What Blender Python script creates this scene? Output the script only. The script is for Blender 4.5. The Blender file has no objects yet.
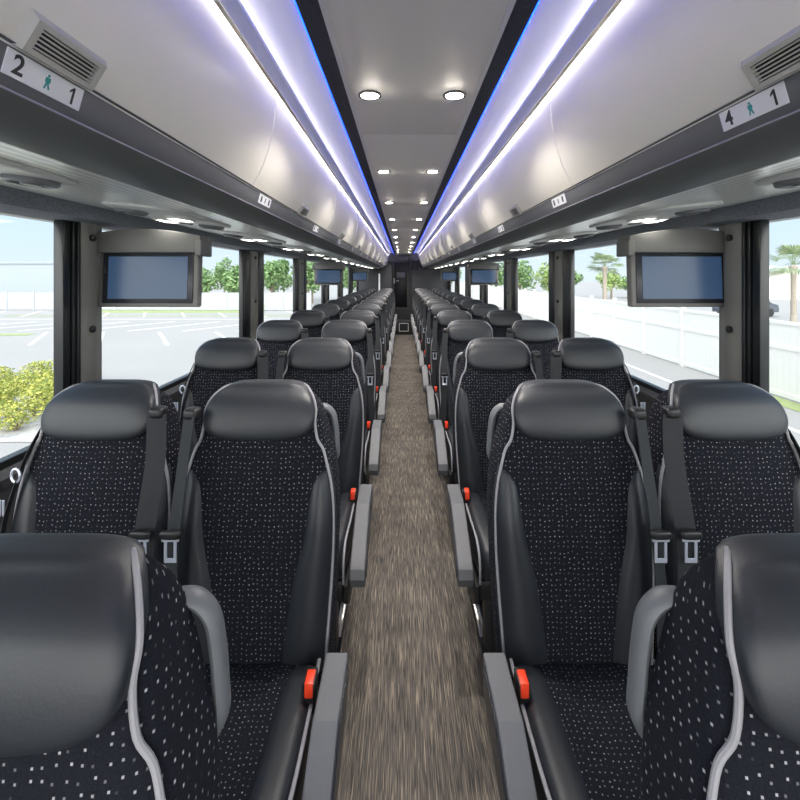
import bpy, bmesh, math, random
import numpy as np
from mathutils import Vector, Matrix

S = bpy.context.scene
COL = S.collection
PI = math.pi
rnd = random.Random(7)

# ------------------------------------------------------------------ camera, sky, sun, exposure
EYE = 1.40                       # eye height above the seat platform
FPX = 450.0                      # focal length in pixels of the 800 px frame
cam_d = bpy.data.cameras.new('camera')
cam_d.sensor_width = 36.0
cam_d.lens = 36.0 * FPX / 800.0
cam_d.shift_x = -2.5 / 800.0
cam_d.shift_y = -124.0 / 800.0
cam_d.clip_start = 0.02
cam_d.clip_end = 500
cam = bpy.data.objects.new('camera', cam_d)
COL.objects.link(cam)
cam.location = (-0.031, 0.0, EYE)
cam.rotation_euler = (PI / 2, 0, 0)
S.camera = cam

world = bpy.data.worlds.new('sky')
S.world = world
world.use_nodes = True
wn, wl = world.node_tree.nodes, world.node_tree.links
wn.clear()
w_out = wn.new('ShaderNodeOutputWorld')
w_bg = wn.new('ShaderNodeBackground')
w_tc = wn.new('ShaderNodeTexCoord')
w_sep = wn.new('ShaderNodeSeparateXYZ')
w_rmp = wn.new('ShaderNodeValToRGB')
w_rmp.color_ramp.elements[0].position = 0.0
w_rmp.color_ramp.elements[0].color = (0.76, 0.87, 0.95, 1)
w_rmp.color_ramp.elements[1].position = 0.55
w_rmp.color_ramp.elements[1].color = (0.36, 0.55, 0.90, 1)
e = w_rmp.color_ramp.elements.new(0.12)
e.color = (0.64, 0.82, 0.97, 1)
wl.new(w_tc.outputs['Generated'], w_sep.inputs[0])
wl.new(w_sep.outputs['Z'], w_rmp.inputs[0])
w_fill = wn.new('ShaderNodeMapRange')           # unseen sky behind the camera, boosted as added fill through the windscreen
w_fill.inputs['From Min'].default_value = 0.15
w_fill.inputs['From Max'].default_value = -0.85
w_fill.inputs['To Min'].default_value = 1.0
w_fill.inputs['To Max'].default_value = 6.5
w_fill.interpolation_type = 'SMOOTHSTEP'
wl.new(w_sep.outputs['Y'], w_fill.inputs['Value'])
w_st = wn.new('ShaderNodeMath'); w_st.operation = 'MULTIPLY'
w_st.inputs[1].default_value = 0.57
wl.new(w_fill.outputs[0], w_st.inputs[0])
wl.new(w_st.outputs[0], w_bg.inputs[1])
w_fill_tint = wn.new('ShaderNodeMapRange')           # the added fill is tinted nearly white
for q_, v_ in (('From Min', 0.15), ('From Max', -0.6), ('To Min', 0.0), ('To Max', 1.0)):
    w_fill_tint.inputs[q_].default_value = v_
wl.new(w_sep.outputs['Y'], w_fill_tint.inputs['Value'])
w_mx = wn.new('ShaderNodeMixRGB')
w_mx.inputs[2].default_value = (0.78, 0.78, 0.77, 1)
wl.new(w_fill_tint.outputs[0], w_mx.inputs[0])
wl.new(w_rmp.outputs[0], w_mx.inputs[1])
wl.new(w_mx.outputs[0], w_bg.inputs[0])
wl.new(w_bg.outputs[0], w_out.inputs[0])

sun_d = bpy.data.lights.new('sun', 'SUN')
sun_d.energy = 1.3
sun_d.angle = 0.009
sun_d.color = (1.0, 0.96, 0.90)
sun = bpy.data.objects.new('sun', sun_d)
COL.objects.link(sun)
sun.rotation_euler = Vector((0.22, -0.38, -0.90)).to_track_quat('-Z', 'Y').to_euler()

S.view_settings.view_transform = 'Standard'
S.view_settings.look = 'None'
S.view_settings.gamma = 1.0
S.view_settings.use_curve_mapping = False
S.view_settings.exposure = 1.02
S.cycles.use_denoising = True
S.cycles.max_bounces = 8
S.cycles.diffuse_bounces = 5
S.cycles.transparent_max_bounces = 24
S.cycles.sample_clamp_indirect = 10.0

LED_BLUE, LED_WHITE, LED_BIN, LAMP, READ = 6.0, 4.6, 23.0, 45.0, 7.0
LAMP_W = 2.3

# ------------------------------------------------------------------ materials
def mat(name, col, rough=0.5, metal=0.0, spec=0.5, noise=None, bump=None, emit=None, coat=0.0):
    m = bpy.data.materials.new(name)
    m.use_nodes = True
    nt = m.node_tree
    b = nt.nodes['Principled BSDF']
    b.inputs['Base Color'].default_value = (*col, 1)
    b.inputs['Roughness'].default_value = rough
    b.inputs['Metallic'].default_value = metal
    b.inputs['Specular IOR Level'].default_value = spec
    b.inputs['Coat Weight'].default_value = coat
    if emit:
        b.inputs['Emission Color'].default_value = (*emit[0], 1)
        b.inputs['Emission Strength'].default_value = emit[1]
    tc = None
    if noise or bump:
        tc = nt.nodes.new('ShaderNodeTexCoord')
    if noise:
        sc, amt = noise
        n = nt.nodes.new('ShaderNodeTexNoise')
        n.inputs['Scale'].default_value = sc
        n.inputs['Detail'].default_value = 6
        nt.links.new(tc.outputs['Object'], n.inputs['Vector'])
        mx = nt.nodes.new('ShaderNodeMixRGB')
        mx.inputs[1].default_value = (*[c * (1 - amt) for c in col], 1)
        mx.inputs[2].default_value = (*[min(1, c * (1 + amt)) for c in col], 1)
        nt.links.new(n.outputs['Fac'], mx.inputs[0])
        nt.links.new(mx.outputs[0], b.inputs['Base Color'])
    if bump:
        sc, st = bump
        n2 = nt.nodes.new('ShaderNodeTexNoise')
        n2.inputs['Scale'].default_value = sc
        n2.inputs['Detail'].default_value = 4
        nt.links.new(tc.outputs['Object'], n2.inputs['Vector'])
        bp = nt.nodes.new('ShaderNodeBump')
        bp.inputs['Strength'].default_value = st
        bp.inputs['Distance'].default_value = 0.002
        nt.links.new(n2.outputs['Fac'], bp.inputs['Height'])
        nt.links.new(bp.outputs[0], b.inputs['Normal'])
    return m


def emit_mat(name, col, strength):
    m = bpy.data.materials.new(name)
    m.use_nodes = True
    nt = m.node_tree
    nt.nodes.clear()
    o = nt.nodes.new('ShaderNodeOutputMaterial')
    em = nt.nodes.new('ShaderNodeEmission')
    em.inputs[0].default_value = (*col, 1)
    em.inputs[1].default_value = strength
    nt.links.new(em.outputs[0], o.inputs[0])
    return m


def fabric_mat():
    m = mat('speckled_moquette', (0.010, 0.011, 0.016), 0.95, spec=0.15)
    nt = m.node_tree
    b = nt.nodes['Principled BSDF']
    uv = nt.nodes.new('ShaderNodeUVMap')
    mp = nt.nodes.new('ShaderNodeMapping')
    mp.inputs['Scale'].default_value = (86, 80, 1)
    nt.links.new(uv.outputs[0], mp.inputs[0])
    v = nt.nodes.new('ShaderNodeTexVoronoi')
    v.voronoi_dimensions = '2D'
    v.distance = 'CHEBYCHEV'
    v.inputs['Scale'].default_value = 1.0
    v.inputs['Randomness'].default_value = 0.45
    nt.links.new(mp.outputs[0], v.inputs['Vector'])
    r = nt.nodes.new('ShaderNodeValToRGB')
    r.color_ramp.elements[0].position = 0.07
    r.color_ramp.elements[0].color = (1, 1, 1, 1)
    r.color_ramp.elements[1].position = 0.12
    r.color_ramp.elements[1].color = (0, 0, 0, 1)
    nt.links.new(v.outputs['Distance'], r.inputs[0])
    # each fleck has its own strength
    sp = nt.nodes.new('ShaderNodeSeparateColor')
    nt.links.new(v.outputs['Color'], sp.inputs[0])
    pw = nt.nodes.new('ShaderNodeMath'); pw.operation = 'POWER'
    pw.inputs[1].default_value = 0.7
    nt.links.new(sp.outputs[0], pw.inputs[0])
    mu = nt.nodes.new('ShaderNodeMath'); mu.operation = 'MULTIPLY'
    nt.links.new(r.outputs[0], mu.inputs[0])
    nt.links.new(pw.outputs[0], mu.inputs[1])
    # woven ground: fine lattice
    ck = nt.nodes.new('ShaderNodeTexNoise')
    ck.noise_dimensions = '2D'
    ck.inputs['Scale'].default_value = 420
    nt.links.new(uv.outputs[0], ck.inputs['Vector'])
    g = nt.nodes.new('ShaderNodeMixRGB')
    g.inputs[1].default_value = (0.0028, 0.0031, 0.0055, 1)
    g.inputs[2].default_value = (0.0145, 0.0160, 0.0230, 1)
    nt.links.new(ck.outputs['Fac'], g.inputs[0])
    mx = nt.nodes.new('ShaderNodeMixRGB')
    mx.inputs[2].default_value = (0.38, 0.375, 0.39, 1)
    nt.links.new(mu.outputs[0], mx.inputs[0])
    nt.links.new(g.outputs[0], mx.inputs[1])
    nt.links.new(mx.outputs[0], b.inputs['Base Color'])
    bp = nt.nodes.new('ShaderNodeBump')
    bp.inputs['Strength'].default_value = 0.5
    bp.inputs['Distance'].default_value = 0.001
    nt.links.new(ck.outputs['Fac'], bp.inputs['Height'])
    nt.links.new(bp.outputs[0], b.inputs['Normal'])
    return m


def carpet_mat():
    m = mat('aisle_carpet', (0.08, 0.07, 0.06), 0.95, spec=0.1)
    nt = m.node_tree
    b = nt.nodes['Principled BSDF']
    tc = nt.nodes.new('ShaderNodeTexCoord')

    def streak(sx, sy, lo, hi, off):
        mp = nt.nodes.new('ShaderNodeMapping')
        mp.inputs['Scale'].default_value = (sx, sy, 1)
        mp.inputs['Location'].default_value = (off, off * 1.7, 0)
        nt.links.new(tc.outputs['Object'], mp.inputs[0])
        n = nt.nodes.new('ShaderNodeTexNoise')
        n.noise_dimensions = '2D'
        n.inputs['Scale'].default_value = 1
        n.inputs['Detail'].default_value = 2
        nt.links.new(mp.outputs[0], n.inputs['Vector'])
        r = nt.nodes.new('ShaderNodeValToRGB')
        r.color_ramp.elements[0].position = lo
        r.color_ramp.elements[1].position = hi
        nt.links.new(n.outputs['Fac'], r.inputs[0])
        return r.outputs[0]
    a = streak(330, 6, 0.60, 0.68, 0)
    c = streak(400, 12, 0.40, 0.62, 31)
    big = streak(5, 3.2, 0.35, 0.65, 77)
    m0 = nt.nodes.new('ShaderNodeMixRGB')
    m0.inputs[1].default_value = (0.075, 0.070, 0.067, 1)
    m0.inputs[2].default_value = (0.185, 0.162, 0.138, 1)
    nt.links.new(c, m0.inputs[0])
    m1 = nt.nodes.new('ShaderNodeMixRGB')
    m1.inputs[2].default_value = (0.37, 0.31, 0.24, 1)
    nt.links.new(a, m1.inputs[0])
    nt.links.new(m0.outputs[0], m1.inputs[1])
    m2 = nt.nodes.new('ShaderNodeMixRGB'); m2.blend_type = 'MULTIPLY'
    m2.inputs[2].default_value = (0.78, 0.78, 0.80, 1)
    nt.links.new(big, m2.inputs[0])
    nt.links.new(m1.outputs[0], m2.inputs[1])
    nt.links.new(m2.outputs[0], b.inputs['Base Color'])
    return m


def ribbed_mat():
    m = mat('ribbed_soffit', (0.78, 0.79, 0.75), 0.30, spec=0.6)
    nt = m.node_tree
    b = nt.nodes['Principled BSDF']
    tc = nt.nodes.new('ShaderNodeTexCoord')
    w = nt.nodes.new('ShaderNodeTexWave')
    w.bands_direction = 'X'
    w.inputs['Scale'].default_value = 10
    nt.links.new(tc.outputs['Object'], w.inputs['Vector'])
    mx = nt.nodes.new('ShaderNodeMixRGB')
    mx.inputs[1].default_value = (0.55, 0.56, 0.52, 1)
    mx.inputs[2].default_value = (0.92, 0.93, 0.88, 1)
    nt.links.new(w.outputs['Fac'], mx.inputs[0])
    nt.links.new(mx.outputs[0], b.inputs['Base Color'])
    b.inputs['Coat Weight'].default_value = 0.6
    b.inputs['Coat Roughness'].default_value = 0.22
    bp = nt.nodes.new('ShaderNodeBump')
    bp.inputs['Strength'].default_value = 0.4
    bp.inputs['Distance'].default_value = 0.004
    nt.links.new(w.outputs['Fac'], bp.inputs['Height'])
    nt.links.new(bp.outputs[0], b.inputs['Normal'])
    return m


def glass_mat():
    m = bpy.data.materials.new('window_glass')
    m.use_nodes = True
    nt = m.node_tree
    nt.nodes.clear()
    o = nt.nodes.new('ShaderNodeOutputMaterial')
    t = nt.nodes.new('ShaderNodeBsdfTransparent')
    t.inputs[0].default_value = (0.975, 0.99, 0.985, 1)
    g = nt.nodes.new('ShaderNodeBsdfGlossy')
    g.inputs['Roughness'].default_value = 0.0
    mx = nt.nodes.new('ShaderNodeMixShader')
    mx.inputs[0].default_value = 0.012
    nt.links.new(t.outputs[0], mx.inputs[1])
    nt.links.new(g.outputs[0], mx.inputs[2])
    nt.links.new(mx.outputs[0], o.inputs[0])
    return m


def leaf_mat(name, a, b_):
    m = mat(name, a, 0.6, spec=0.3)
    nt = m.node_tree
    b = nt.nodes['Principled BSDF']
    ge = nt.nodes.new('ShaderNodeNewGeometry')
    mx = nt.nodes.new('ShaderNodeMixRGB')
    mx.inputs[1].default_value = (*a, 1)
    mx.inputs[2].default_value = (*b_, 1)
    nt.links.new(ge.outputs['Random Per Island'], mx.inputs[0])
    nt.links.new(mx.outputs[0], b.inputs['Base Color'])
    return m


M = {}
M['fabric'] = fabric_mat()
M['leather'] = mat('black_leather', (0.0155, 0.0178, 0.0225), 0.46, spec=0.5, bump=(260, 0.10))
M['piping'] = mat('grey_piping', (0.27, 0.265, 0.28), 0.5)
M['dark_piping'] = mat('dark_piping', (0.07, 0.07, 0.075), 0.5)
M['strap'] = mat('belt_webbing', (0.016, 0.018, 0.021), 0.75, bump=(500, 0.3))
M['chrome'] = mat('bright_steel', (0.62, 0.66, 0.76), 0.3, metal=0.55)
M['orange'] = mat('orange_plastic', (0.85, 0.055, 0.015), 0.4, emit=((0.85, 0.05, 0.01), 0.0))
M['black'] = mat('black_plastic', (0.010, 0.010, 0.011), 0.45)
M['handle'] = mat('grey_handle_plastic', (0.115, 0.122, 0.130), 0.48)
M['arm'] = mat('grey_armrest_plastic', (0.105, 0.108, 0.118), 0.50, bump=(400, 0.15))
M['frame'] = mat('dark_seat_frame', (0.012, 0.012, 0.014), 0.5)
M['carpet'] = carpet_mat()
M['carpet_dark'] = mat('dark_carpet', (0.030, 0.029, 0.031), 0.95, noise=(60, 0.5))
M['nosing'] = mat('aluminium_nosing', (0.62, 0.60, 0.58), 0.35, metal=0.9)
M['ceiling'] = mat('grey_ceiling_panel', (0.88, 0.865, 0.85), 0.55, noise=(3, 0.03))
M['ceiling_seam'] = mat('ceiling_seam', (0.55, 0.55, 0.55), 0.5)
M['felt'] = mat('dark_felt', (0.030, 0.032, 0.050), 0.95, noise=(90, 0.7), bump=(150, 0.6))
M['cove'] = mat('white_cove', (0.80, 0.80, 0.84), 0.45)
M['trim'] = mat('silver_trim', (0.78, 0.78, 0.79), 0.35, metal=0.0)
M['bin'] = mat('warm_grey_bin', (0.86, 0.82, 0.75), 0.38, spec=0.5, noise=(4, 0.02))
M['bin_edge'] = mat('pale_bin_edge', (0.88, 0.86, 0.82), 0.5)
M['fascia'] = mat('dark_grey_fascia', (0.125, 0.125, 0.138), 0.40, spec=0.5)
M['nose'] = mat('charcoal_fascia', (0.140, 0.146, 0.144), 0.42, spec=0.4)
M['edge_highlight'] = mat('painted_edge_highlight', (0.34, 0.34, 0.40), 0.35)
M['soffit'] = ribbed_mat()
M['valance'] = mat('grey_carpet_valance', (0.20, 0.21, 0.235), 0.95, noise=(140, 0.6), bump=(170, 0.5))
M['wall'] = mat('dark_side_wall', (0.030, 0.030, 0.034), 0.8, noise=(80, 0.4))
M['pillar'] = mat('grey_pillar_trim', (0.155, 0.15, 0.138), 0.45)
M['rubber'] = mat('black_window_frame', (0.010, 0.011, 0.012), 0.35)
M['glass'] = glass_mat()
M['hood'] = mat('grey_monitor_housing', (0.135, 0.133, 0.125), 0.5)
M['bezel'] = mat('black_bezel', (0.014, 0.016, 0.022), 0.3)
M['screen'] = mat('screen_painted_reflection', (0.02, 0.03, 0.05), 0.24, spec=0.3, emit=((0.13, 0.30, 0.62), 0.085))  # screen is off; faint blue emission paints in the reflected sky
M['white'] = mat('white_placard', (0.80, 0.80, 0.84), 0.4)
M['ink'] = mat('black_ink', (0.02, 0.02, 0.025), 0.5)
M['inkgrey'] = mat('grey_ink', (0.25, 0.28, 0.28), 0.5)
M['teal'] = mat('teal_ink', (0.02, 0.30, 0.30), 0.5)
M['slot'] = mat('vent_recess', (0.015, 0.015, 0.014), 0.8)
M['vent'] = mat('beige_vent', (0.50, 0.49, 0.45), 0.45)
M['psu'] = mat('grey_service_panel', (0.66, 0.66, 0.62), 0.35)
M['psu_dark'] = mat('grey_nozzle', (0.14, 0.145, 0.15), 0.35)
M['bezel_ring'] = mat('bronze_ring', (0.22, 0.21, 0.20), 0.25, metal=0.7)
M['led_blue'] = emit_mat('led_blue', (0.002, 0.050, 1.0), LED_BLUE)
M['led_white'] = emit_mat('led_white', (1.0, 0.95, 0.98), LED_WHITE)
M['led_bin'] = emit_mat('led_bin', (1.0, 0.93, 0.87), LED_BIN)
M['lamp'] = emit_mat('lamp_lens', (1.0, 0.91, 0.79), LAMP)
M['read'] = emit_mat('reading_lens', (1.0, 0.97, 0.90), READ)
M['door'] = mat('black_door', (0.012, 0.012, 0.017), 0.4)
M['bulk'] = mat('grey_bulkhead', (0.12, 0.12, 0.13), 0.5)
M['bulk_dark'] = mat('dark_bulkhead', (0.020, 0.021, 0.026), 0.6)
M['shell'] = mat('outer_shell', (0.55, 0.55, 0.55), 0.5)
M['asphalt'] = mat('pale_asphalt', (0.31, 0.30, 0.285), 0.9, noise=(0.35, 0.10))
M['paint'] = mat('road_paint', (0.80, 0.80, 0.78), 0.8)
M['gravel'] = mat('pale_gravel', (0.42, 0.40, 0.38), 0.95, noise=(14, 0.35))
M['grass'] = mat('dry_grass', (0.28, 0.33, 0.14), 0.95, noise=(2, 0.35))
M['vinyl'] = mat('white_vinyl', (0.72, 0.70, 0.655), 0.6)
M['vinyl_shade'] = mat('white_vinyl_shaded', (0.37, 0.385, 0.41), 0.6)  # same white vinyl, bluish shade of the left fence put into the colour
M['leaf_shrub'] = leaf_mat('shrub_leaves', (0.16, 0.24, 0.05), (0.62, 0.58, 0.14))
M['leaf_tree'] = leaf_mat('tree_leaves', (0.07, 0.15, 0.05), (0.26, 0.38, 0.16))
M['leaf_pale'] = leaf_mat('pale_tree_leaves', (0.16, 0.27, 0.07), (0.42, 0.50, 0.20))
M['leaf_palm'] = leaf_mat('palm_leaves', (0.14, 0.21, 0.10), (0.33, 0.38, 0.20))
M['bark'] = mat('bark', (0.20, 0.16, 0.12), 0.9, noise=(8, 0.4))
M['palm_bark'] = mat('palm_bark', (0.36, 0.31, 0.25), 0.9, noise=(12, 0.35))
M['warehouse'] = mat('pale_blue_cladding', (0.29, 0.325, 0.355), 0.7)
M['car'] = mat('dark_car_paint', (0.06, 0.07, 0.09), 0.25, coat=0.5)
M['tyre'] = mat('tyre', (0.02, 0.02, 0.02), 0.8)

# ------------------------------------------------------------------ mesh helpers
class MB:
    def __init__(s):
        s.v, s.f, s.m, s.uv = [], [], [], {}

    def add(s, verts, faces, mi=0, uvs=None):
        o = len(s.v)
        s.v += [tuple(p) for p in verts]
        for k, f in enumerate(faces):
            s.f.append([o + i for i in f])
            s.m.append(mi)
            if uvs:
                s.uv[len(s.f) - 1] = uvs[k]
        return s

    def box(s, x0, x1, y0, y1, z0, z1, mi=0, bev=0.0, seg=2):
        bm = bmesh.new()
        bmesh.ops.create_cube(bm, size=1)
        for v in bm.verts:
            v.co = ((x0 + x1) / 2 + v.co.x * (x1 - x0), (y0 + y1) / 2 + v.co.y * (y1 - y0), (z0 + z1) / 2 + v.co.z * (z1 - z0))
        if bev:
            bmesh.ops.bevel(bm, geom=list(bm.edges), offset=bev, segments=seg, profile=0.5, affect='EDGES')
        return s.bm(bm, mi)

    def bm(s, bm, mi=0):
        bm.verts.index_update()
        s.add([v.co[:] for v in bm.verts], [[v.index for v in f.verts] for f in bm.faces], mi)
        bm.free()
        return s

    def tube(s, path, r, n=10, mi=0, cap=True, flat=None):
        """round (or flattened: flat=(a,b)) tube along a path of points"""
        P = [Vector(p) for p in path]
        rings = []
        up0 = None
        for i, p in enumerate(P):
            t = (P[min(i + 1, len(P) - 1)] - P[max(i - 1, 0)]).normalized()
            if up0 is None:
                a = Vector((0, 1, 0)) if abs(t.y) < 0.9 else Vector((0, 0, 1))
            else:
                a = up0
            b = t.cross(a).normalized()
            a = b.cross(t).normalized()
            up0 = a
            rr = r[i] if isinstance(r, (list, tuple)) else r
            ra, rb = (rr, rr) if flat is None else (flat[0], flat[1])
            rings.append([p + a * (ra * math.cos(2 * PI * k / n)) + b * (rb * math.sin(2 * PI * k / n)) for k in range(n)])
        V = [q for ring in rings for q in ring]
        F = []
        for i in range(len(P) - 1):
            for k in range(n):
                F.append([i * n + k, i * n + (k + 1) % n, (i + 1) * n + (k + 1) % n, (i + 1) * n + k])
        if cap:
            F.append(list(range(n))[::-1])
            F.append([(len(P) - 1) * n + k for k in range(n)])
        return s.add(V, F, mi)

    def extrude_y(s, prof, y0, y1, mi=0, closed=True, ny=1):
        """profile of (x,z) points swept along y"""
        n = len(prof)
        V, F = [], []
        for j in range(ny + 1):
            y = y0 + (y1 - y0) * j / ny
            V += [(p[0], y, p[1]) for p in prof]
        for j in range(ny):
            for i in range(n if closed else n - 1):
                a, b = j * n + i, j * n + (i + 1) % n
                F.append([a, b, b + n, a + n])
        if closed:
            F.append(list(range(n))[::-1])
            F.append([ny * n + i for i in range(n)])
        return s.add(V, F, mi)

    def extrude_x(s, prof, x0, x1, mi=0, bev=0.0):
        """closed profile of (y,z) points swept along x, edges bevelled"""
        bm = bmesh.new()
        va = [bm.verts.new((x0, p[0], p[1])) for p in prof]
        vb = [bm.verts.new((x1, p[0], p[1])) for p in prof]
        n = len(prof)
        bm.faces.new(va)
        bm.faces.new(vb[::-1])
        for i in range(n):
            bm.faces.new([va[i], vb[i], vb[(i + 1) % n], va[(i + 1) % n]])
        bmesh.ops.recalc_face_normals(bm, faces=list(bm.faces))
        if bev:
            ed = [e for e in bm.edges if abs(e.verts[0].co.x - e.verts[1].co.x) < 1e-6]
            bmesh.ops.bevel(bm, geom=ed, offset=bev, segments=2, profile=0.5, affect='EDGES')
        return s.bm(bm, mi)

    def superq(s, c, h, n=4.0, fn=None, res=12, mi=0, uvf=None):
        """rounded box: subdivided cube pulled onto a superellipsoid, then warped by fn"""
        V, F, U = [], [], []
        idx = {}

        def vert(a, b, d):
            k = (round(a, 5), round(b, 5), round(d, 5))
            if k not in idx:
                q = (abs(a) ** n + abs(b) ** n + abs(d) ** n) ** (1.0 / n)
                p = Vector((c[0] + h[0] * a / q, c[1] + h[1] * b / q, c[2] + h[2] * d / q))
                if fn:
                    p = Vector(fn(p))
                idx[k] = len(V)
                V.append(p)
            return idx[k]
        for ax in range(3):
            for sg in (-1, 1):
                for i in range(res):
                    for j in range(res):
                        q = []
                        for (u, w) in ((i, j), (i + 1, j), (i + 1, j + 1), (i, j + 1)):
                            a, b = -1 + 2 * u / res, -1 + 2 * w / res
                            a, b = math.tan(a * PI / 4), math.tan(b * PI / 4)
                            co = [0, 0, 0]
                            co[ax] = sg
                            co[(ax + 1) % 3] = a
                            co[(ax + 2) % 3] = b
                            q.append(vert(*co))
                        if sg < 0:
                            q = q[::-1]
                        F.append(q)
                        if uvf:
                            U.append([uvf(V[i_], ax) for i_ in q])
        return s.add(V, F, mi, U if uvf else None)

    def disc(s, c, r, nrm, mi=0, n=20, depth=0.0):
        nrm = Vector(nrm).normalized()
        a = nrm.cross(Vector((0, 1, 0)) if abs(nrm.y) < 0.9 else Vector((1, 0, 0))).normalized()
        b = nrm.cross(a)
        c = Vector(c)
        return s.lathe(c, nrm, [(0.0, depth), (r, depth), (r, 0)] if depth else [(0, 0), (r, 0)], n, mi)

    def lathe(s, c, ax, prof, n=20, mi=0):
        """profile of (radius, height) about an axis"""
        ax = Vector(ax).normalized()
        a = ax.cross(Vector((0, 1, 0)) if abs(ax.y) < 0.9 else Vector((1, 0, 0))).normalized()
        b = ax.cross(a)
        c = Vector(c)
        V, F = [], []
        for r, h in prof:
            for k in range(n):
                t = 2 * PI * k / n
                V.append(c + ax * h + a * (r * math.cos(t)) + b * (r * math.sin(t)))
        for i in range(len(prof) - 1):
            for k in range(n):
                F.append([i * n + k, i * n + (k + 1) % n, (i + 1) * n + (k + 1) % n, (i + 1) * n + k])
        return s.add(V, F, mi)

    def mesh(s, name, mats, smooth=True, angle=0.7):
        me = bpy.data.meshes.new(name)
        me.from_pydata(s.v, [], s.f)
        if not isinstance(mats, (list, tuple)):
            mats = [mats]
        for m_ in mats:
            me.materials.append(m_)
        for p, mi in zip(me.polygons, s.m):
            p.material_index = mi
        if s.uv:
            ul = me.uv_layers.new(name='UVMap')
            for p in me.polygons:
                u = s.uv.get(p.index)
                if u:
                    for li, c in zip(p.loop_indices, u):
                        ul.data[li].uv = c
        if smooth:
            me.polygons.foreach_set('use_smooth', [True] * len(me.polygons))
            me.set_sharp_from_angle(angle=angle)
        me.validate()
        me.update()
        return me


def ob(name, me, parent=None, loc=None, rot=None):
    o = bpy.data.objects.new(name, me)
    COL.objects.link(o)
    if parent:
        o.parent = parent
    if loc is not None:
        o.location = loc
    if rot is not None:
        o.rotation_euler = rot
    return o


def tag(o, label, cat, group=None, kind=None):
    o['label'] = label
    o['category'] = cat
    if group:
        o['group'] = group
    if kind:
        o['kind'] = kind
    return o


def struct(name, me, parent=None, label=None):
    o = ob(name, me, parent)
    if not parent:
        o['kind'] = 'structure'
    if label:
        o['label'] = label
    return o


ORD = ['first', 'second', 'third', 'fourth', 'fifth', 'sixth', 'seventh', 'eighth', 'ninth', 'tenth',
       'eleventh', 'twelfth', 'thirteenth', 'fourteenth', 'fifteenth', 'sixteenth']
SIDE = {-1: 'left', 1: 'right'}
Y0, Y1 = -1.3, 12.2              # front end (open to the windscreen) and rear end of the saloon


def Z(h):
    return EYE + h

# ------------------------------------------------------------------ the shell of the coach
AIS = 0.277
me = MB().box(-AIS, AIS, Y0, Y1, -0.12, -0.07).mesh('floor', M['carpet'], False)
struct('floor', me)
for s in (-1, 1):
    me = MB().box(min(s * AIS, s * 1.22), max(s * AIS, s * 1.22), Y0, Y1, -0.12, 0.0).mesh('platform', M['carpet_dark'], False)
    struct('floor_platform_' + SIDE[s], me)
    me = MB().box(min(s * (AIS - 0.006), s * (AIS + 0.016)), max(s * (AIS - 0.006), s * (AIS + 0.016)), Y0, Y1, -0.012, 0.004, bev=0.002).mesh('nosing', M['nosing'])
    struct('trim_nosing_' + SIDE[s], me)

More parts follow.
